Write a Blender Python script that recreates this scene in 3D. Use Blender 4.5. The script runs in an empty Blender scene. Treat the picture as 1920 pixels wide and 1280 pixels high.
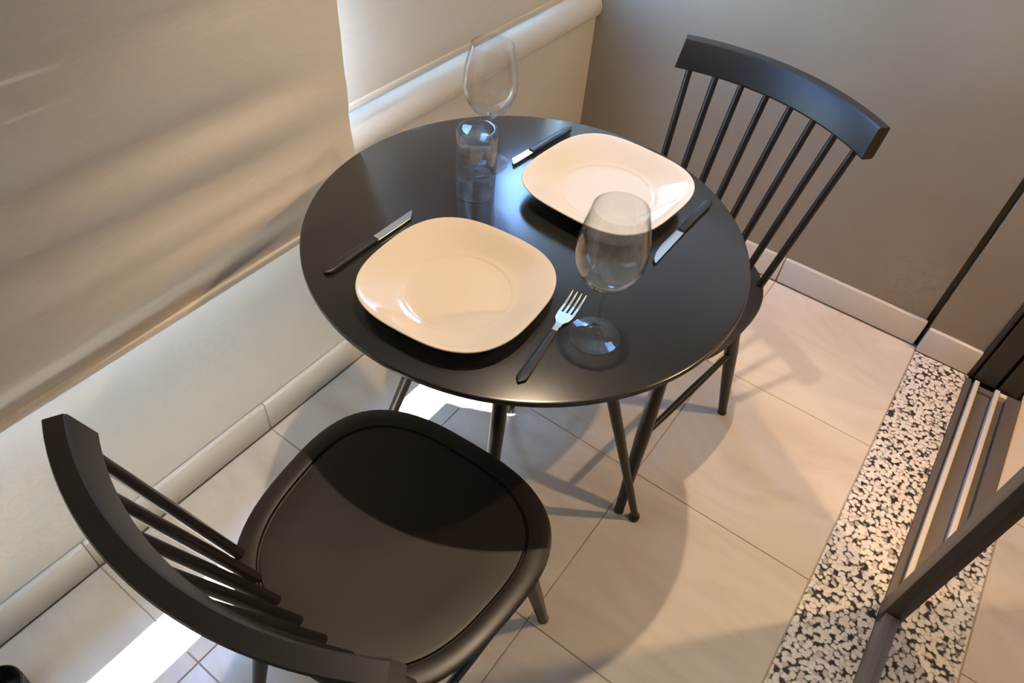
import bpy, bmesh, math, random
from mathutils import Matrix, Vector, noise
random.seed(4)
scene = bpy.context.scene
COL = scene.collection
PI = math.pi

# ------------------------------------------------------------------ camera
F_PX = 1342.88
cam_d = bpy.data.cameras.new('camera')
cam = bpy.data.objects.new('camera', cam_d); COL.objects.link(cam)
cam_d.sensor_width = 36.0; cam_d.sensor_fit = 'HORIZONTAL'
cam_d.lens = F_PX / 1920 * 36.0
cam_d.clip_start = 0.02; cam_d.clip_end = 200
right = Vector((0.80568454, 0.58851804, 0.067223)).normalized()
fwd = Vector((-0.365136, 0.58279597, -0.72596457)).normalized()
right = (right - fwd * right.dot(fwd)).normalized()
up = right.cross(fwd).normalized()
M = Matrix((right, up, -fwd)).transposed().to_4x4()
M.translation = Vector((0, 0, 1.40))
cam.matrix_world = M
scene.camera = cam

# ------------------------------------------------------------------ light
EXPOSURE = -0.06
SUN = 52.0
SKY = 7.0
SPOT_W = 92.0
FILL_W = 10.0
SPOT_DEG = 52.0
OUTER_W = 115.0
WARM = (1.0, 0.755, 0.51)
vs = scene.view_settings
vs.view_transform = 'Standard'; vs.look = 'None'; vs.gamma = 1.0; vs.exposure = EXPOSURE
vs.use_curve_mapping = False
w = bpy.data.worlds.new('sky'); scene.world = w; w.use_nodes = True
nt = w.node_tree
sky = nt.nodes.new('ShaderNodeTexSky'); sky.sky_type = 'NISHITA'; sky.sun_disc = False
sky.sun_elevation = math.radians(60); sky.sun_rotation = math.radians(90); sky.air_density = 1.2; sky.dust_density = 1.0
bg = nt.nodes['Background']; bg.inputs['Strength'].default_value = SKY
tint = nt.nodes.new('ShaderNodeMixRGB'); tint.blend_type = 'MULTIPLY'; tint.inputs[0].default_value = 1.0; tint.inputs[2].default_value = (0.78, 0.93, 1.15, 1)
nt.links.new(sky.outputs[0], tint.inputs[1]); nt.links.new(tint.outputs[0], bg.inputs['Color'])
sd = bpy.data.lights.new('sun', 'SUN'); sd.energy = SUN; sd.angle = math.radians(0.53); sd.color = (1.0, 0.97, 0.93)
so = bpy.data.objects.new('sun', sd); COL.objects.link(so)
so.rotation_euler = Vector((0.29, 0.14, -1.0)).to_track_quat('-Z', 'Y').to_euler()
so.location = (-2, 0.5, 4)

# ------------------------------------------------------------------ materials
def mat(name, col, rough=0.5, metal=0.0, spec=0.5, coat=0.0, coat_rough=0.1):
    m = bpy.data.materials.new(name); m.use_nodes = True
    b = m.node_tree.nodes['Principled BSDF']
    b.inputs['Base Color'].default_value = (*col, 1)
    b.inputs['Roughness'].default_value = rough
    b.inputs['Metallic'].default_value = metal
    b.inputs['Specular IOR Level'].default_value = spec
    b.inputs['Coat Weight'].default_value = coat
    b.inputs['Coat Roughness'].default_value = coat_rough
    return m
def nodes(m): return m.node_tree.nodes, m.node_tree.links, m.node_tree.nodes['Principled BSDF']
def tex_coord(N, L, scale=(1, 1, 1), kind='Object', rot=(0, 0, 0)):
    tc = N.new('ShaderNodeTexCoord'); mp = N.new('ShaderNodeMapping')
    mp.inputs['Scale'].default_value = scale; mp.inputs['Rotation'].default_value = rot
    L.new(tc.outputs[kind], mp.inputs['Vector']); return mp.outputs[0]
def noise_n(N, L, vec, scale, detail=4, rough=0.5, dist=0.0):
    n = N.new('ShaderNodeTexNoise'); n.inputs['Scale'].default_value = scale; n.inputs['Detail'].default_value = detail
    n.inputs['Roughness'].default_value = rough; n.inputs['Distortion'].default_value = dist
    L.new(vec, n.inputs['Vector']); return n.outputs['Fac']
def ramp(N, L, fac, stops):
    r = N.new('ShaderNodeValToRGB'); e = r.color_ramp.elements
    while len(e) < len(stops): e.new(0.5)
    for el, (p, c) in zip(e, stops):
        el.position = p; el.color = (*c, 1) if len(c) == 3 else c
    L.new(fac, r.inputs[0]); return r.outputs[0]
def bump(N, L, b, h, strength, dist=0.002):
    bp = N.new('ShaderNodeBump'); bp.inputs['Strength'].default_value = strength; bp.inputs['Distance'].default_value = dist
    L.new(h, bp.inputs['Height']); L.new(bp.outputs[0], b.inputs['Normal'])

# geometry position based coordinates so that joined tiles differ from one another
def world_vec(N, L, scale=(1, 1, 1), rot=(0, 0, 0)):
    g = N.new('ShaderNodeNewGeometry'); mp = N.new('ShaderNodeMapping')
    mp.inputs['Scale'].default_value = scale; mp.inputs['Rotation'].default_value = rot
    L.new(g.outputs['Position'], mp.inputs['Vector']); return mp.outputs[0]

def m_tile():
    m = mat('porcelain_tile', (0.78, 0.74, 0.68), 0.16, spec=0.5)
    N, L, b = nodes(m)
    v = world_vec(N, L, (1.0, 2.4, 1.0), (0, 0, 0.6))
    f = noise_n(N, L, v, 2.2, 6, 0.6, 1.2)
    L.new(ramp(N, L, f, [(0.3, (0.58, 0.505, 0.415)), (0.5, (0.68, 0.61, 0.52)), (0.7, (0.74, 0.68, 0.60))]), b.inputs['Base Color'])
    r = noise_n(N, L, v, 9, 3)
    L.new(ramp(N, L, r, [(0.3, (0.13,) * 3), (0.7, (0.24,) * 3)]), b.inputs['Roughness'])
    return m
def m_plaster(name, c0, c1, scuffs):
    m = mat(name, c0, 0.7, spec=0.25)
    N, L, b = nodes(m)
    v = world_vec(N, L)
    f = noise_n(N, L, v, 3.5, 5, 0.6)
    base = ramp(N, L, f, [(0.3, c0), (0.7, c1)])
    h = noise_n(N, L, v, 160, 3, 0.6)
    # patched and scuffed spots with a shape of their own
    last = base
    for (cx, cy, cz, rad, tint) in scuffs:
        g = N.new('ShaderNodeNewGeometry'); dist = N.new('ShaderNodeVectorMath'); dist.operation = 'DISTANCE'
        L.new(g.outputs['Position'], dist.inputs[0]); dist.inputs[1].default_value = (cx, cy, cz)
        near = N.new('ShaderNodeMapRange'); near.inputs[1].default_value = rad; near.inputs[2].default_value = rad * 0.4
        L.new(dist.outputs['Value'], near.inputs[0])
        n2 = noise_n(N, L, v, 26, 8, 0.72, 1.5)
        line = ramp(N, L, n2, [(0.44, (0, 0, 0)), (0.49, (1, 1, 1)), (0.52, (1, 1, 1)), (0.57, (0, 0, 0))])
        mul = N.new('ShaderNodeMath'); mul.operation = 'MULTIPLY'
        L.new(near.outputs[0], mul.inputs[0]); L.new(line, mul.inputs[1])
        m2 = N.new('ShaderNodeMath'); m2.operation = 'MULTIPLY'; m2.inputs[1].default_value = 0.22
        L.new(mul.outputs[0], m2.inputs[0])
        mx = N.new('ShaderNodeMix'); mx.data_type = 'RGBA'
        L.new(m2.outputs[0], mx.inputs['Factor']); L.new(last, mx.inputs['A']); mx.inputs['B'].default_value = (*tint, 1)
        last = mx.outputs['Result']
    L.new(last, b.inputs['Base Color'])
    bump(N, L, b, h, 0.12, 0.001)
    return m
def m_terrazzo():
    m = mat('terrazzo', (0.7, 0.65, 0.58), 0.35)
    N, L, b = nodes(m)
    v = world_vec(N, L)
    wob = N.new('ShaderNodeTexNoise'); wob.inputs['Scale'].default_value = 60; L.new(v, wob.inputs['Vector'])
    add = N.new('ShaderNodeMixRGB'); add.blend_type = 'ADD'; add.inputs[0].default_value = 0.013
    L.new(v, add.inputs[1]); L.new(wob.outputs['Color'], add.inputs[2])
    vo = N.new('ShaderNodeTexVoronoi'); vo.feature = 'SMOOTH_F1'; vo.inputs['Smoothness'].default_value = 0.12; vo.inputs['Scale'].default_value = 98
    L.new(add.outputs[0], vo.inputs['Vector'])
    vc = N.new('ShaderNodeTexVoronoi'); vc.inputs['Scale'].default_value = 98; L.new(add.outputs[0], vc.inputs['Vector'])
    stone = ramp(N, L, vc.outputs['Color'], [(0.0, (0.30, 0.27, 0.25)), (0.15, (0.62, 0.56, 0.50)), (0.3, (0.80, 0.74, 0.66)), (1.0, (0.90, 0.86, 0.79))])
    gap = ramp(N, L, vo.outputs['Distance'], [(0.52, (1, 1, 1)), (0.72, (0, 0, 0))])
    mx = N.new('ShaderNodeMix'); mx.data_type = 'RGBA'
    L.new(gap, mx.inputs['Factor']); mx.inputs['A'].default_value = (0.035, 0.033, 0.035, 1); L.new(stone, mx.inputs['B'])
    L.new(mx.outputs['Result'], b.inputs['Base Color'])
    return m
def m_fabric(name, c, trans):
    m = bpy.data.materials.new(name); m.use_nodes = True
    N, L = m.node_tree.nodes, m.node_tree.links
    for n in list(N):
        if n.type == 'BSDF_PRINCIPLED': N.remove(n)
    d = N.new('ShaderNodeBsdfDiffuse'); t = N.new('ShaderNodeBsdfTranslucent'); mx = N.new('ShaderNodeMixShader')
    v = world_vec(N, L, (40, 40, 400))
    f = noise_n(N, L, v, 1.0, 3)
    col = ramp(N, L, f, [(0.3, tuple(x * 0.95 for x in c)), (0.7, c)])
    L.new(col, d.inputs[0]); L.new(col, t.inputs[0]); mx.inputs[0].default_value = trans
    L.new(d.outputs[0], mx.inputs[1]); L.new(t.outputs[0], mx.inputs[2])
    L.new(mx.outputs[0], N['Material Output'].inputs[0])
    return m
def m_glass(name, solid=0.06, gloss=0.03):
    """thin drinking glass: clear sheet with fresnel gloss, plus some true refraction for the thick bits"""
    m = mat(name, (1, 1, 1), 0.0); N, L, b = nodes(m)
    b.inputs['Transmission Weight'].default_value = 1.0; b.inputs['IOR'].default_value = 1.45
    t = N.new('ShaderNodeBsdfTransparent'); t.inputs[0].default_value = (0.99, 0.995, 0.99, 1)
    g = N.new('ShaderNodeBsdfGlossy'); g.inputs['Roughness'].default_value = 0.01
    fr = N.new('ShaderNodeLayerWeight'); fr.inputs['Blend'].default_value = 0.5
    pw = N.new('ShaderNodeMath'); pw.operation = 'POWER'; pw.inputs[1].default_value = 4.0
    ma = N.new('ShaderNodeMath'); ma.operation = 'MULTIPLY_ADD'; ma.inputs[1].default_value = 0.8; ma.inputs[2].default_value = gloss
    thin = N.new('ShaderNodeMixShader'); both = N.new('ShaderNodeMixShader'); both.inputs[0].default_value = solid
    L.new(fr.outputs['Facing'], pw.inputs[0]); L.new(pw.outputs[0], ma.inputs[0])
    L.new(ma.outputs[0], thin.inputs[0]); L.new(t.outputs[0], thin.inputs[1]); L.new(g.outputs[0], thin.inputs[2])
    L.new(thin.outputs[0], both.inputs[1]); L.new(b.outputs[0], both.inputs[2])
    L.new(both.outputs[0], N['Material Output'].inputs[0])
    return m
def m_pane(name, refl=0.1):
    m = bpy.data.materials.new(name); m.use_nodes = True
    N, L = m.node_tree.nodes, m.node_tree.links
    for n in list(N):
        if n.type == 'BSDF_PRINCIPLED': N.remove(n)
    t = N.new('ShaderNodeBsdfTransparent'); g = N.new('ShaderNodeBsdfGlossy'); mx = N.new('ShaderNodeMixShader')
    t.inputs[0].default_value = (0.93, 0.95, 0.95, 1); g.inputs['Roughness'].default_value = 0.0; mx.inputs[0].default_value = refl
    L.new(t.outputs[0], mx.inputs[1]); L.new(g.outputs[0], mx.inputs[2]); L.new(mx.outputs[0], N['Material Output'].inputs[0])
    return m
def m_emit(name, col, s):
    m = mat(name, col, 0.5); N, L, b = nodes(m)
    b.inputs['Emission Color'].default_value = (*col, 1); b.inputs['Emission Strength'].default_value = s
    return m
def m_black(name, col, rough, spec=0.5):
    m = mat(name, col, rough, spec=spec); N, L, b = nodes(m)
    v = world_vec(N, L); r = noise_n(N, L, v, 7, 4)
    L.new(ramp(N, L, r, [(0.3, (rough * 0.92,) * 3), (0.7, (rough * 1.08,) * 3)]), b.inputs['Roughness'])
    return m

TILE = m_tile()
GROUT = mat('grout', (0.42, 0.39, 0.35), 0.8)
PAINT_L = m_plaster('window_wall_paint', (0.60, 0.567, 0.51), (0.645, 0.612, 0.555),
                    [(-0.985, 0.08, 0.22, 0.22, (0.78, 0.75, 0.69)), (-0.985, 0.45, 0.33, 0.16, (0.74, 0.71, 0.64))])
PAINT_B = m_plaster('back_wall_paint', (0.30, 0.248, 0.180), (0.335, 0.28, 0.205),
                    [(0.10, 1.85, 0.19, 0.13, (0.50, 0.43, 0.34))])
CEIL = mat('ceiling_paint', (0.80, 0.79, 0.77), 0.8)
UPPER = mat('upper_wall_reflector', (0.62, 0.61, 0.59), 0.8)  # unseen upper back wall, made pale so the tabletop picks up a sheen
SKIRT = mat('baseboard_tile', (0.70, 0.655, 0.575), 0.22)
TERRA = m_terrazzo()
BLACK = m_black('black_tabletop', (0.017, 0.018, 0.019), 0.21, 0.8)
CHAIRB = m_black('black_chair_lacquer', (0.018, 0.0145, 0.0115), 0.38)
CERAMIC = mat('cream_ceramic', (0.69, 0.605, 0.485), 0.07, spec=0.5)
GLASS = m_glass('drinking_glass')
GLASS_T = m_glass('thick_tumbler_glass', 0.25, 0.06)
STEEL = mat('cutlery_steel', (0.78, 0.77, 0.74), 0.27, 1.0)
HANDLE = mat('cutlery_handle', (0.022, 0.022, 0.024), 0.38)
BLIND1 = m_fabric('blind_fabric', (0.80, 0.755, 0.68), 0.03)
BLIND2 = m_fabric('blind_fabric_pale', (0.72, 0.69, 0.63), 0.08)
ALU = mat('dark_bronze_aluminium', (0.050, 0.043, 0.034), 0.40, 0.2)
ALU_G = mat('grey_track_aluminium', (0.20, 0.175, 0.16), 0.42, 0.4)
ALU_L = mat('cream_track_rail', (0.74, 0.68, 0.56), 0.35)
TINT = mat('reflective_tinted_glass', (0.62, 0.60, 0.56), 0.02, 1.0)
WINFR = mat('white_window_frame', (0.7, 0.69, 0.66), 0.4)
PANE = m_pane('window_glass', 0.08)
OUTF = m_plaster('outer_stone', (0.62, 0.53, 0.40), (0.70, 0.61, 0.47), [])
BULB = m_emit('warm_bulb', WARM, 6.0)
PEND = mat('lamp_black_metal', (0.02, 0.02, 0.02), 0.4)
BIN = mat('black_plastic', (0.012, 0.014, 0.015), 0.3)

# ------------------------------------------------------------------ mesh helpers
def link(name, bm, m, parent=None, smooth=None):
    me = bpy.data.meshes.new(name)
    bmesh.ops.recalc_face_normals(bm, faces=bm.faces)
    bm.to_mesh(me); bm.free()
    if smooth is not None:
        for p in me.polygons: p.use_smooth = True
        me.set_sharp_from_angle(angle=math.radians(smooth))
    me.materials.append(m)
    o = bpy.data.objects.new(name, me); COL.objects.link(o)
    if parent: o.parent = parent
    return o
def tag(o, label, cat, group=None):
    o['label'] = label; o['category'] = cat
    if group: o['group'] = group
    return o
def struct(o, label=None):
    o['kind'] = 'structure'
    if label: o['label'] = label
    return o
def empty(name, loc=(0, 0, 0), rz=0):
    o = bpy.data.objects.new(name, None); COL.objects.link(o)
    o.empty_display_size = 0.05; o.location = loc; o.rotation_euler = (0, 0, rz); return o
def add_box(bm, a, b, bev=0.0, seg=1):
    r = bmesh.ops.create_cube(bm, size=1.0)['verts']
    for v in r:
        v.co = Vector([a[i] if v.co[i] < 0 else b[i] for i in range(3)])
    if bev > 0:
        es = list({e for v in r for e in v.link_edges})
        bmesh.ops.bevel(bm, geom=es, offset=bev, segments=seg, affect='EDGES', profile=0.5)
def box(name, a, b, m, parent=None, bev=0.0, seg=1):
    bm = bmesh.new(); add_box(bm, a, b, bev, seg); return link(name, bm, m, parent, 40 if bev and seg > 1 else None)
def rings(bm, loops, close_start=True, close_end=True, wrap=False):
    """skin a list of equally long vertex loops"""
    vl = [[bm.verts.new(c) for c in lp] for lp in loops]
    n = len(vl[0])
    for a, b in zip(vl, vl[1:] + ([vl[0]] if wrap else [])):
        for i in range(n):
            bm.faces.new((a[i], a[(i + 1) % n], b[(i + 1) % n], b[i]))
    if not wrap:
        if close_start: bm.faces.new(vl[0][::-1])
        if close_end: bm.faces.new(vl[-1])
    return vl
def lathe(bm, prof, n=48, c=(0, 0, 0)):
    """closed profile (r,z) list; r=0 ends collapse"""
    rows = []
    for r, z in prof:
        if r < 1e-6: rows.append([bm.verts.new((c[0], c[1], c[2] + z))])
        else: rows.append([bm.verts.new((c[0] + r * math.cos(2 * PI * i / n), c[1] + r * math.sin(2 * PI * i / n), c[2] + z)) for i in range(n)])
    for a, b in zip(rows, rows[1:]):
        for i in range(n):
            j = (i + 1) % n
            if len(a) == 1 and len(b) == 1: break
            if len(a) == 1: bm.faces.new((a[0], b[j], b[i]))
            elif len(b) == 1: bm.faces.new((a[i], a[j], b[0]))
            else: bm.faces.new((a[i], a[j], b[j], b[i]))
def tube(bm, pts, radii, n=14, sx=1.0):
    pts = [Vector(p) for p in pts]; loops = []
    for i, p in enumerate(pts):
        t = (pts[min(i + 1, len(pts) - 1)] - pts[max(i - 1, 0)]).normalized()
        ref = Vector((0, 1, 0)) if abs(t.y) < 0.9 else Vector((1, 0, 0))
        u = t.cross(ref).normalized(); v = t.cross(u).normalized()
        r = radii[i] if not isinstance(radii, (int, float)) else radii
        loops.append([p + u * r * sx * math.cos(2 * PI * k / n) + v * r * math.sin(2 * PI * k / n) for k in range(n)])
    rings(bm, loops)
def prism(bm, poly, z0, z1):
    rings(bm, [[(x, y, z0) for x, y in poly], [(x, y, z1) for x, y in poly]])
def sstep(a, b, x):
    t = min(max((x - a) / (b - a), 0), 1); return t * t * (3 - 2 * t)

# ------------------------------------------------------------------ the room
XW, YB, YF, ZC = -0.985, 1.852, -2.1, 2.55       # window wall, back wall, wall behind the camera, ceiling
PITCH = 0.4358; XJ, YJ = -0.671, 0.0975           # tile joints
floor = struct(box('floor', (XW - 0.02, YF, -0.06), (0.336, YB, -0.0035), GROUT), 'glossy cream porcelain tile floor')
xs = [XW + 0.012, XJ, XJ + PITCH, 0.1885]
ys = [YF] + [YJ + PITCH * k for k in range(-5, 4)] + [1.838]
ys = [y for i, y in enumerate(ys) if i == 0 or y > YF + 0.02]
g = 0.0008
for i in range(3):
    for j in range(len(ys) - 1):
        a = (xs[i] + g, ys[j] + g, -0.012); b = (xs[i + 1] - g, ys[j + 1] - g, 0.0)
        bm = bmesh.new(); add_box(bm, a, b, 0.0012, 1)
        link('floor_tile', bm, TILE, floor)
ceil = struct(box('ceiling', (XW - 0.3, YF - 0.1, ZC), (3.2, 3.0, ZC + 0.1), CEIL), 'plain pale ceiling')

# window wall with one long opening that starts at the back corner
WZ0, WZ1, WY0, WY1 = 0.62, 2.40, -0.90, 1.850
wl = struct(empty('wall_left'), 'pale greige plastered wall below the blinds')
box('wall_panel', (XW - 0.16, YF, -0.06), (XW, YB + 0.12, WZ0), PAINT_L, wl)
box('wall_panel', (XW - 0.16, YF, WZ1), (XW, YB + 0.12, ZC), PAINT_L, wl)
box('wall_panel', (XW - 0.16, YF, WZ0), (XW, WY0, WZ1), PAINT_L, wl)
box('wall_panel', (XW - 0.16, 0.815, 0.96), (XW, 1.38, WZ1), PAINT_L, wl)
struct(box('sun_block_slab', (XW - 0.90, 1.00, 2.46), (XW - 0.16, 2.6, 2.52), CEIL), 'added unseen slab outside that keeps the sun off the corner window')  # unseen slab added outside to block direct sun through the corner window
bm = bmesh.new()
prof = [(XW - 0.16, WZ0 - 0.02), (XW + 0.010, WZ0 - 0.045), (XW + 0.016, WZ0 - 0.034), (XW + 0.017, WZ0 - 0.022), (XW + 0.012, WZ0 - 0.008), (XW, WZ0 + 0.010), (XW - 0.012, WZ0 + 0.020), (XW - 0.022, WZ0 + 0.022), (XW - 0.16, WZ0 + 0.022)]
rings(bm, [[(x, WY0, z) for x, z in prof], [(x, WY1, z) for x, z in prof]])
sill = struct(link('trim_1', bm, PAINT_L, None, 40), 'rounded window sill edge below the small blind')
win = struct(empty('window_1', (XW - 0.045, 0, WZ0)), 'long window behind the blinds')
for (y0, y1, z0, z1) in [(WY0, WY1, 0.022, 0.115), (WY0, WY1, WZ1 - WZ0 - 0.05, WZ1 - WZ0)]:
    box('window_frame', (-0.02, y0, z0), (0.02, y1, z1), WINFR, win)
muls = [WY0, 0.795, 1.38, WY1 - 0.02]
for y in muls:
    box('window_frame', (-0.02, y, 0.115), (0.02, y + 0.02, WZ1 - WZ0 - 0.05), WINFR, win)
for a, b in zip(muls, muls[1:]):
    box('window_pane', (-0.003, a + 0.02, 0.115), (0.003, b, WZ1 - WZ0 - 0.05), PANE, win)

# back wall, shallow pier beside the doorway
wb = struct(box('wall_back', (XW - 0.16, YB, -0.06), (0.170, YB + 0.12, 1.12), PAINT_B), 'brown grey painted back wall behind the far chair')
struct(box('wall_back', (XW - 0.16, YB, 1.12), (0.170, YB + 0.12, ZC), UPPER), 'unseen upper half of the back wall made pale to reflect light onto the table')
struct(box('wall_back', (0.170, YB + 0.045, -0.06), (0.189, YB + 0.12, ZC), PAINT_B), 'dark groove between the back wall and the pier')
pier = struct(box('wall_right', (0.188, YB - 0.020, -0.06), (0.330, YB + 0.12, ZC), PAINT_B), 'narrow wall pier beside the sliding door')
struct(box('wall_right', (0.335, YF, -0.06), (0.46, -0.62, ZC), PAINT_B), 'wall beside the door behind the photographer')
struct(box('wall_front', (XW - 0.16, YF - 0.1, -0.06), (3.2, YF, ZC), PAINT_B), 'wall behind the photographer')

# baseboards, tile by tile
def baseboard(name, pieces, label):
    root = struct(empty(name), label)
    for a, b in pieces:
        bm = bmesh.new(); add_box(bm, a, b, 0.004, 3); link('baseboard_tile', bm, SKIRT, root, 40)
    return root
ysb = ys[:]; ysb[-1] = YB - 0.012
baseboard('baseboard_left', [((XW - 0.002, ysb[i] + 0.0003, 0.0), (XW + 0.011, ysb[i + 1] - 0.0003, 0.088)) for i in range(len(ysb) - 1)], 'pale tile baseboard along the window wall')
xsb = [XW + 0.012, XJ, XJ + PITCH, 0.179]
baseboard('baseboard_back', [((xsb[i] + 0.001, YB - 0.011, 0.0), (xsb[i + 1] - 0.001, YB + 0.002, 0.088)) for i in range(3)], 'beige tile baseboard along the back wall')
baseboard('baseboard_right', [((0.1885, YB - 0.031, 0.0), (0.330, YB - 0.018, 0.086))], 'short beige tile baseboard on the wall pier')

# terrazzo threshold, sliding door track, outer floor
tz = struct(box('trim_2', (0.1905, YF, -0.05), (0.330, YB - 0.031, 0.0), TERRA, None, 0.002, 2), 'black and cream terrazzo threshold strip')
track = struct(empty('trim_3', (0.331, 0, 0)), 'sliding door floor track with two cream rails')
Y0T, Y1T = -0.62, YB - 0.042
box('track_base', (0.0, Y0T, -0.05), (0.118, Y1T, -0.008), ALU_G, track)
box('track_lip', (0.0, Y0T, -0.008), (0.013, Y1T, 0.003), ALU_G, track, 0.0015, 2)
box('track_lip', (0.104, Y0T, -0.008), (0.140, Y1T, 0.004), ALU_G, track, 0.0015, 2)
box('track_rail', (0.020, Y0T, -0.008), (0.033, Y1T, 0.008), ALU_L, track, 0.003, 2)
box('track_rail', (0.072, Y0T, -0.008), (0.085, Y1T, 0.008), ALU_L, track, 0.003, 2)
box('track_stop', (0.036, Y1T - 0.03, -0.008), (0.070, Y1T - 0.012, 0.001), ALU_G, track)
box('track_stop', (0.086, Y1T - 0.02, -0.008), (0.103, Y1T - 0.006, 0.006), ALU_L, track)
jamb = struct(empty('trim_4', (0.331, YB, 0)), 'dark bronze door jamb')
box('jamb_back', (0.0, -0.008, -0.05), (0.15, 0.12, ZC), ALU, jamb)
box('jamb_fin', (0.0, -0.030, 0.0), (0.010, -0.008, ZC), ALU, jamb, 0.001)
box('jamb_channel', (0.016, -0.034, 0.0), (0.070, -0.008, ZC), ALU, jamb, 0.0015)
box('jamb_channel', (0.078, -0.038, 0.0), (0.125, -0.008, ZC), ALU, jamb, 0.0015)
# sliding panel
PY = 1.012
door = struct(empty('door_1', (0.329, PY, 0)), 'dark framed sliding glass door panel')
box('door_stile', (-0.004, -0.050, 0.010), (0.042, 0.0, 2.2), ALU, door, 0.002, 2)
box('stile_lip', (0.008, 0.0, 0.010), (0.030, 0.007, 2.2), ALU, door)
box('door_stile', (-0.004, -1.55, 0.010), (0.042, -1.50, 2.2), ALU, door, 0.002, 2)
box('door_rail', (0.0, -1.50, 0.010), (0.038, -0.050, 0.055), ALU_G, door, 0.002, 2)
box('door_rail', (0.0, -1.50, 2.14), (0.038, -0.050, 2.2), ALU, door, 0.002, 2)
box('door_glass', (0.014, -1.50, 0.055), (0.022, -0.050, 2.14), TINT, door)
struct(box('trim_5', (0.331, -0.62, 2.2), (0.48, YB - 0.0405, ZC), ALU), 'header above the sliding door')
of = struct(box('floor_outer', (0.471, YF, -0.06), (3.2, 3.0, 0.0), OUTF), 'warm lit stone floor outside the door')
struct(box('wall_outer', (3.1, YF, 0.0), (3.2, 3.0, ZC), PAINT_B), 'far wall of the room outside')
struct(box('wall_outer', (0.33, 3.0, -0.06), (3.2, 3.1, ZC), PAINT_B), 'end wall of the room outside')
struct(box('wall_outer', (0.33, YB + 0.12, -0.06), (0.47, 3.0, ZC), PAINT_B), 'wall of the room outside beside the jamb')

# ------------------------------------------------------------------ lamps
def light(name, kind, loc, power, parent=None, size=0.02, col=WARM, rot=None, spot=None):
    d = bpy.data.lights.new(name, kind); d.energy = power; d.color = col
    if kind in ('POINT', 'SPOT'): d.shadow_soft_size = size
    if kind == 'SPOT': d.spot_size = math.radians(spot); d.spot_blend = 0.5
    o = bpy.data.objects.new(name, d); COL.objects.link(o); o.location = loc
    if parent: o.parent = parent
    return o
def spotlight(x, y, power):
    root = tag(empty('ceiling_spotlight', (x, y, ZC)), 'white cylinder spotlight on the ceiling over the round table', 'lamp')
    bm = bmesh.new(); lathe(bm, [(0.0, 0.0), (0.05, 0.0), (0.05, -0.012), (0.0, -0.012)], 32); link('ceiling_plate', bm, WINFR, root, 30)
    bm = bmesh.new(); lathe(bm, [(0.0, -0.012), (0.036, -0.012), (0.038, -0.016), (0.038, -0.088), (0.036, -0.09), (0.034, -0.088), (0.030, -0.070), (0.0, -0.068)], 40); link('lamp_body', bm, WINFR, root, 30)
    bm = bmesh.new(); lathe(bm, [(0.0, -0.074), (0.022, -0.074), (0.026, -0.0705), (0.0, -0.0700)], 24); link('lens', bm, BULB, root, 30)
    light('spot_light', 'SPOT', (0, 0, -0.095), power, root, 0.016, spot=SPOT_DEG).data.spot_blend = 0.7
    return root
spotlight(-0.32, 0.74, SPOT_W)
def downlight(x, y, power, label, spot=130, col=WARM):
    root = tag(empty('downlight', (x, y, ZC)), label, 'lamp', 'recessed ceiling downlights')
    bm = bmesh.new(); lathe(bm, [(0.0, -0.002), (0.034, -0.002), (0.04, -0.006), (0.05, -0.006), (0.052, 0.0), (0.0, 0.0)], 32); link('trim_ring', bm, WINFR, root, 30)
    bm = bmesh.new(); lathe(bm, [(0.0, -0.006), (0.028, -0.006), (0.030, -0.0025), (0.0, -0.0025)], 24); link('lens', bm, BULB, root, 30)
    light('downlight_light', 'SPOT', (0, 0, -0.02), power, root, 0.03, spot=spot, col=col)
    return root
downlight(-0.35, -1.2, FILL_W, 'added fill downlight out of view behind the photographer')  # fill lamp added out of view to brighten the front of the blind
downlight(0.95, 0.6, OUTER_W, 'outer room ceiling downlight facing the near chair', col=(1.0, 0.64, 0.32))
downlight(0.95, 1.7, OUTER_W, 'outer room ceiling downlight beside the door jamb', col=(1.0, 0.64, 0.32))

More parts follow.
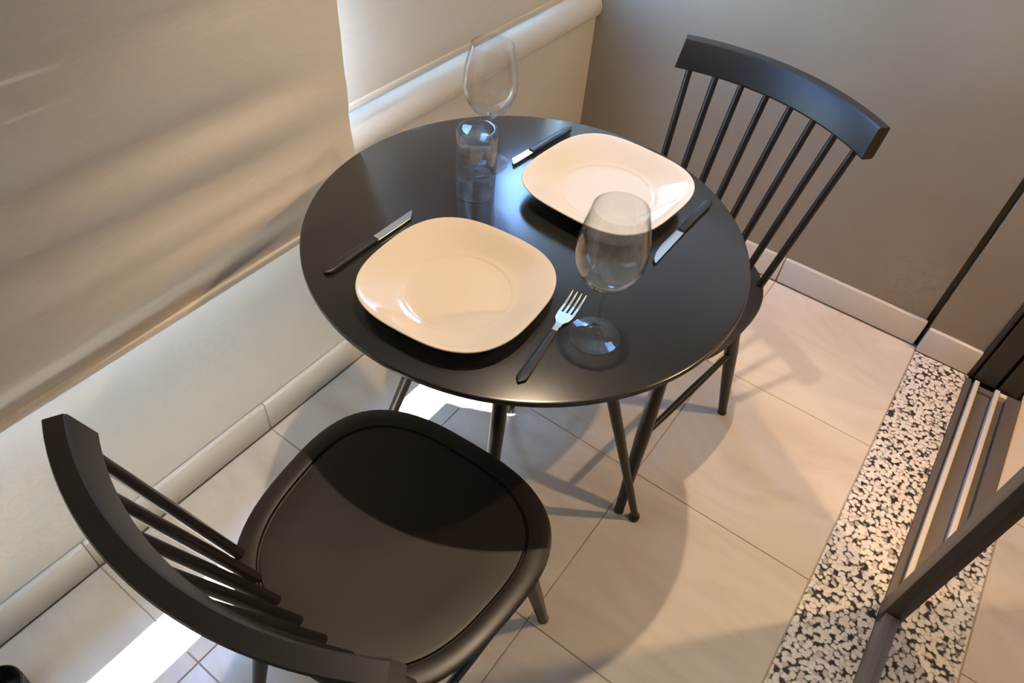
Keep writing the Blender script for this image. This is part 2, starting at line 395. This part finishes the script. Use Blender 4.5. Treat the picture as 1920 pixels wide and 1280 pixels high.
# ------------------------------------------------------------------ blinds
def blind(name, y0, y1, z0, z1, x, m, label, fold, curl, thick=0.0025, ny=60, nz=90):
    root = tag(empty(name, (x, y0, z0)), label, 'blind', 'window blinds')
    bm = bmesh.new(); W, Hh = y1 - y0, z1 - z0
    def surf(u, v, side):
        y, z = u * W, v * Hh
        d = 0.0
        # slack soft folds running along the cloth, steeper towards the hem
        q = z + 0.10 * (1 - u) * math.exp(-z * 2.0)
        d += fold * (noise.noise(Vector((u * 0.9 + 3.1, (q + 0.06 * u) * 14.0, 1.7))) + 0.42 * noise.noise(Vector((u * 1.3, (q + 0.12 * u) * 34.0, 5.2)))) * (1 - 0.7 * sstep(0.85, 1.0, u))
        c = sstep(0.0, 0.075, z) * (1 - 0.85 * sstep(0.07, 0.22, z))
        d += curl * c * (1 - 0.85 * u)
        d *= sstep(0.0, 0.004, z) * 0 + 1
        return (d + side * thick * 0.5, y, z)
    gr = []
    for side in (1, -1):
        rows = []
        for k in range(nz + 1):
            v = (k / nz) ** 1.5
            rows.append([bm.verts.new(surf(i / ny, v, side)) for i in range(ny + 1)])
        gr.append(rows)
    for rows, fl in zip(gr, (False, True)):
        for k in range(nz):
            for i in range(ny):
                q = (rows[k][i], rows[k][i + 1], rows[k + 1][i + 1], rows[k + 1][i])
                bm.faces.new(q[::-1] if fl else q)
    A, B = gr
    for i in range(ny):
        bm.faces.new((A[0][i + 1], A[0][i], B[0][i], B[0][i + 1])); bm.faces.new((A[nz][i], A[nz][i + 1], B[nz][i + 1], B[nz][i]))
    for k in range(nz):
        bm.faces.new((A[k][0], A[k + 1][0], B[k + 1][0], B[k][0])); bm.faces.new((A[k + 1][ny], A[k][ny], B[k][ny], B[k + 1][ny]))
    link('blind_cloth', bm, m, root, 50)
    bm = bmesh.new(); add_box(bm, (-0.006, 0.0, -0.010), (0.006, W, 0.004), 0.003, 3); link('hem_bar', bm, m, root, 40)
    bm = bmesh.new(); tube(bm, [(0.024, 0, Hh), (0.024, W, Hh)], 0.022, 20); link('roller', bm, WINFR, root, 40)
    return root
blind('roller_blind', -0.95, 0.775, 0.568, 2.46, -0.865, BLIND1, 'large slack beige fabric blind hanging in front of the window', 0.021, 0.055)
blind('roller_blind', 0.785, 1.62, 0.688, 0.98, -0.970, BLIND2, 'smaller pale taut half height blind at the window near the corner', 0.0012, 0.0)

# ------------------------------------------------------------------ table
TX, TY, TZ, TR = -0.450, 0.732, 0.74, 0.3313
table = tag(empty('dining_table', (TX, TY, 0)), 'round black dining table with four splayed legs', 'table')
bm = bmesh.new()
lathe(bm, [(0.0, TZ), (TR - 0.004, TZ), (TR - 0.0012, TZ - 0.0012), (TR, TZ - 0.004), (TR, TZ - 0.008), (TR - 0.002, TZ - 0.0105), (TR - 0.035, TZ - 0.020), (0.0, TZ - 0.020)], 128)
link('tabletop', bm, BLACK, table, 25)
bm = bmesh.new(); add_box(bm, (-0.11, -0.11, TZ - 0.032), (0.11, 0.11, TZ - 0.020), 0.003, 2); link('mounting_plate', bm, CHAIRB, table, 40)
for k in range(4):
    a = k * PI / 2 + (0.22 if k == 1 else 0); ca, sa = math.cos(a), math.sin(a)
    dx, dy = 0.27 * ca - 0.132 * sa, 0.27 * sa + 0.132 * ca
    T, B = Vector((dx * 0.30, dy * 0.30, TZ - 0.030)), Vector((dx, dy, 0.012))
    bm = bmesh.new(); tube(bm, [T, T.lerp(B, 0.35), B], [0.0140, 0.0125, 0.0075], 18); lg = link('leg', bm, CHAIRB, table, 40)
    bm = bmesh.new(); lathe(bm, [(0, 0), (0.0115, 0.0), (0.0125, 0.004), (0.0115, 0.011), (0.008, 0.017), (0.0, 0.018)], 20, (dx, dy, 0)); link('foot_cap', bm, CHAIRB, lg, 40)

# ------------------------------------------------------------------ chairs
R_ARC, HW, ZT, RH, YA, LEAN, TH, YBASE = 0.415, 0.206, 0.811, 0.055, -0.256, 0.31, 0.023, -0.146
SEAT_Z = 0.457
def seat_outline(s, n=72):
    out = []
    for i in range(n):
        t = 2 * PI * i / n; c, q = math.cos(t), math.sin(t); e = 2 / 2.75
        x = math.copysign(abs(c) ** e, c); y = math.copysign(abs(q) ** e, q)
        out.append((x * 0.2045 * (1 + 0.11 * y) * s, (y * 0.203) * s + 0.013))
    return out
def rail_pt(t, depth, upf):
    rr = R_ARC + depth * TH; a = math.asin(HW / R_ARC) * t
    return Vector((rr * math.sin(a), YA + R_ARC - rr * math.cos(a) + (1 - upf) * RH * LEAN, ZT - (1 - upf) * RH))
def make_chair():
    root = empty('dining_chair')
    bm = bmesh.new()
    z = SEAT_Z
    prof = [(0.90, z - 0.032), (0.955, z - 0.026), (0.99, z - 0.013), (1.0, z - 0.006), (0.992, z - 0.0015), (0.97, z),
            (0.862, z - 0.0008), (0.855, z - 0.0014), (0.848, z - 0.0058), (0.838, z - 0.0062), (0.830, z - 0.0026), (0.80, z - 0.0026), (0.6, z - 0.006), (0.3, z - 0.0085)]
    rings(bm, [[(x, y, zz) for x, y in seat_outline(s)] for s, zz in prof])
    link('seat', bm, CHAIRB, root, 25)
    # top rail: leaning arc with eased edges
    bm = bmesh.new(); loops = []
    sec = [(0.0, 0.06), (0.10, 0.0), (0.90, 0.0), (1.0, 0.06), (1.0, 0.94), (0.90, 1.0), (0.10, 1.0), (0.0, 0.94)]
    for i in range(41):
        t = -1 + 2 * i / 40
        loops.append([rail_pt(t, d, u) for d, u in sec])
    rings(bm, loops); link('back_rail', bm, CHAIRB, root, 35)
    for i in range(8):
        f = -1 + 2 * i / 7
        b = Vector((f * 0.150, YBASE + 0.022 * f * f, z - 0.010)); t = rail_pt(f * 0.865, 0.5, 0.0) + Vector((0, 0, 0.012))
        bm = bmesh.new(); tube(bm, [b, b.lerp(t, 0.5), t], [0.0078, 0.0076, 0.0066], 12); link('spindle', bm, CHAIRB, root, 40)
    feet = {}
    for sx in (-1, 1):
        for nm, tp, ft in (('f', (0.135, 0.135), (0.182, 0.222)), ('r', (0.120, -0.115), (0.167, -0.190))):
            T = Vector((sx * tp[0], tp[1], z - 0.030)); B = Vector((sx * ft[0], ft[1], 0.0)); feet[nm, sx] = (T, B)
            bm = bmesh.new(); tube(bm, [T, T.lerp(B, 0.45), T.lerp(B, 0.97), B], [0.0135, 0.0155, 0.0105, 0.0115], 16); link('leg', bm, CHAIRB, root, 40)
        a = feet['f', sx][0].lerp(feet['f', sx][1], 0.50); b = feet['r', sx][0].lerp(feet['r', sx][1], 0.46)
        bm = bmesh.new(); tube(bm, [a, a.lerp(b, 0.5), b], [0.0065, 0.0085, 0.0065], 12); link('stretcher', bm, CHAIRB, root, 40)
    return root
def copy_tree(o, parent=None):
    c = o.copy(); COL.objects.link(c); c.parent = parent
    for ch in list(o.children): copy_tree(ch, c)
    return c
chair = make_chair(); chair2 = copy_tree(chair)
chair.location = (-0.383, 0.324, 0); chair.rotation_euler.z = 0.05
chair2.location = (-0.351, 1.113, 0); chair2.rotation_euler.z = 2.945
tag(chair, 'black spindle back chair in the foreground with its whole seat showing', 'chair', 'chairs at the round table')
tag(chair2, 'black spindle back chair across the table against the brown wall', 'chair', 'chairs at the round table')

# ------------------------------------------------------------------ tableware
def sq(s, a, n, cnt=80):
    e = 2 / n; out = []
    for i in range(cnt):
        t = 2 * PI * i / cnt; c, q = math.cos(t), math.sin(t)
        out.append((a * s * math.copysign(abs(c) ** e, c), a * s * math.copysign(abs(q) ** e, q)))
    return out
def make_plate(name, loc, rz, a, n, label):
    root = tag(empty(name, loc, rz), label, 'plate', 'cream plates on the table')
    bm = bmesh.new()
    # (scale, z, exponent): the well is round, the rim a soft square
    prof = [(0.10, 0.0025, 2.0), (0.50, 0.0025, 2.05), (0.575, 0.0, 2.05), (0.60, 0.0, 2.1), (0.62, 0.0035, 2.1), (0.75, 0.0115, 2.4), (0.9, 0.0205, n), (0.985, 0.0262, n), (1.0, 0.0278, n), (0.996, 0.0292, n),
            (0.98, 0.0290, n), (0.90, 0.0245, n), (0.78, 0.0168, 2.5), (0.69, 0.0105, 2.2), (0.640, 0.0082, 2.05), (0.622, 0.0080, 2.0), (0.606, 0.0069, 2.0), (0.585, 0.0061, 2.0), (0.45, 0.0054, 2.0), (0.2, 0.0047, 2.0)]
    rings(bm, [[(x, y, z) for x, y in sq(s, a, nn)] for s, z, nn in prof])
    link('plate_body', bm, CERAMIC, root, 60)
    return root
make_plate('dinner_plate', (-0.4395, 0.5525, TZ), 0.068, 0.1205, 2.75, 'cream rounded square plate nearest the foreground chair')
make_plate('dinner_plate', (-0.4055, 0.885, TZ), -0.06, 0.1215, 3.1, 'cream rounded square plate on the far side behind the wine glass')

def wine_glass(loc, h, label):
    root = tag(empty('wine_glass', loc), label, 'wine glass', 'stemmed wine glasses')
    bm = bmesh.new()
    s = h / 0.2
    outer = [(0.0, 0.0), (0.0325, 0.0), (0.0335, 0.0008), (0.0335, 0.0018), (0.025, 0.0032), (0.012, 0.006), (0.0052, 0.011), (0.0038, 0.018), (0.0036, 0.05), (0.0040, 0.072), (0.0062, 0.081), (0.015, 0.0885),
             (0.027, 0.098), (0.036, 0.110), (0.0415, 0.126), (0.0428, 0.140), (0.0415, 0.156), (0.038, 0.174), (0.034, 0.190), (0.0318, 0.1995), (0.0313, 0.2)]
    inner = [(0.0308, 0.1996), (0.0329, 0.190), (0.0369, 0.174), (0.0404, 0.156), (0.0417, 0.140), (0.0403, 0.126), (0.0346, 0.111), (0.0250, 0.100), (0.0130, 0.0925), (0.005, 0.0895), (0.0, 0.089)]
    lathe(bm, [(r * s, z * s) for r, z in outer + inner], 56)
    link('glass_body', bm, GLASS, root, 60)
    return root
wine_glass((-0.256, 0.606, TZ + 0.0004), 0.201, 'clear wine glass beside the fork in front of the far plate')
wine_glass((-0.604, 0.832, TZ + 0.0004), 0.199, 'clear wine glass behind the upturned tumbler near the window')
t = tag(empty('tumbler', (-0.567, 0.754, TZ + 0.0004)), 'clear straight tumbler standing upside down on the table', 'tumbler')
bm = bmesh.new(); r = 0.0300
lathe(bm, [(r - 0.0022, 0.0), (r, 0.0006), (r + 0.0012, 0.055), (r + 0.0016, 0.104), (r, 0.1085), (r - 0.004, 0.1105), (r - 0.008, 0.1095), (0.0, 0.1085)], 56)
lathe(bm, [(0.0, 0.0925), (r - 0.010, 0.0935), (r - 0.0045, 0.091), (r - 0.0025, 0.086), (r - 0.0020, 0.055), (r - 0.0022, 0.0)], 56)
bmesh.ops.remove_doubles(bm, verts=bm.verts, dist=1e-6)
link('glass_body', bm, GLASS_T, t, 60)

def cut_root(name, a, b, label, cat, group):
    """a handle end, b tip : points on the table"""
    d = Vector((b[0] - a[0], b[1] - a[1]))
    r = tag(empty(name, (a[0], a[1], TZ), math.atan2(d.y, d.x)), label, cat, group); return r, d.length
def handle(root, L, w0=0.0085, w1=0.0055, m=None, th=0.0065):
    bm = bmesh.new(); loops = []
    N = 14
    for i in range(N + 1):
        u = i / N; x = u * L
        w = (w0 + (w1 - w0) * u) * min(1.0, math.sqrt(max(0.02, 1 - (1 - min(u / 0.10, 1)) ** 2)))
        hgt = th * (0.72 + 0.28 * min(u / 0.1, 1)) * (1 - 0.12 * u); zc = 0.0006 + th * 0.5
        loops.append([(x, w * math.copysign(abs(math.cos(2 * PI * k / 12)) ** 0.7, math.cos(2 * PI * k / 12)), zc + hgt * 0.5 * math.copysign(abs(math.sin(2 * PI * k / 12)) ** 0.7, math.sin(2 * PI * k / 12))) for k in range(12)])
    rings(bm, loops); return link('handle', bm, m or HANDLE, root, 45)
def knife(a, b, bl, edge, label, tip_round):
    root, L = cut_root('table_knife', a, b, label, 'knife', 'black handled knives')
    hl = L - bl
    handle(root, hl, 0.0078, 0.0060)
    s = edge
    if tip_round:
        poly = [(hl - 0.004, -0.0035 * s), (hl - 0.004, 0.0045 * s), (hl + 0.004, 0.0070 * s), (hl + bl * 0.55, 0.0070 * s), (hl + bl * 0.78, 0.0050 * s), (hl + bl * 0.93, 0.0005 * s), (hl + bl, -0.0052 * s), (hl + bl * 0.985, -0.0068 * s), (hl + bl * 0.93, -0.0065 * s), (hl + 0.004, -0.0060 * s)]
    else:
        poly = [(hl - 0.004, -0.004 * s), (hl - 0.004, 0.0045 * s), (hl + 0.003, 0.0068 * s), (hl + bl * 0.80, 0.0068 * s), (hl + bl, -0.0055 * s), (hl + bl * 0.9, -0.0062 * s), (hl + 0.004, -0.0058 * s)]
    if s < 0: poly = poly[::-1]
    bm = bmesh.new(); prism(bm, poly, 0.0030, 0.0045); bmesh.ops.bevel(bm, geom=bm.edges[:], offset=0.0004, segments=1, affect='EDGES')
    link('blade', bm, STEEL, root)
    bm = bmesh.new(); add_box(bm, (hl - 0.003, -0.0062, 0.0008), (hl + 0.0035, 0.0062, 0.0068), 0.001, 2); link('bolster', bm, HANDLE, root, 40)
    return root
knife((-0.601, 0.466), (-0.600, 0.650), 0.088, -1, 'black handled knife lying left of the near plate', False)
knife((-0.268, 0.980), (-0.268, 0.784), 0.096, -1, 'black handled knife lying right of the far plate', True)
knife((-0.557, 1.015), (-0.570, 0.852), 0.056, -1, 'black handled knife half behind the far plate near the window', False)
root, L = cut_root('table_fork', (-0.285, 0.478), (-0.311, 0.655), 'black handled four tined fork beside the near plate and wine glass', 'fork', None)
handle(root, 0.100, 0.0075, 0.0048, th=0.0055)
bm = bmesh.new()
def slab(bm, pts):   # (x, halfwidth, zcentre, y)
    rings(bm, [[(x, y - w, z - 0.0009), (x, y + w, z - 0.0009), (x, y + w, z + 0.0009), (x, y - w, z + 0.0009)] for x, w, z, y in pts])
slab(bm, [(0.096, 0.0042, 0.0036, 0), (0.108, 0.0036, 0.0042, 0), (0.116, 0.0050, 0.0044, 0), (0.124, 0.0098, 0.0036, 0), (0.134, 0.0112, 0.0022, 0), (0.139, 0.0114, 0.0018, 0)])
nk = link('neck', bm, STEEL, root)
for k in range(4):
    y = -0.0096 + k * 0.0064
    bm = bmesh.new(); slab(bm, [(0.137, 0.0018, 0.0019, y), (0.155, 0.0016, 0.0013, y), (0.170, 0.0013, 0.0030, y * 1.02), (0.181, 0.0006, 0.0056, y * 1.04)])
    link('tine', bm, STEEL, root)

# dark round bin peeking in at the lower left
b = tag(empty('waste_bin', (-0.872, -0.137, 0)), 'small black round bin on the floor at the lower left corner', 'bin')
bm = bmesh.new()
lathe(bm, [(0.0, 0.0), (0.034, 0.0), (0.0385, 0.05), (0.040, 0.058), (0.0375, 0.060), (0.0355, 0.056), (0.033, 0.006), (0.0, 0.005)], 48)
link('bin_body', bm, BIN, b, 30)
for k in range(16):
    a = 2 * PI * k / 16
    bm = bmesh.new(); tube(bm, [(0.0345 * math.cos(a), 0.0345 * math.sin(a), 0.003), (0.0388 * math.cos(a), 0.0388 * math.sin(a), 0.05)], 0.0012, 6); link('rib', bm, BIN, b)
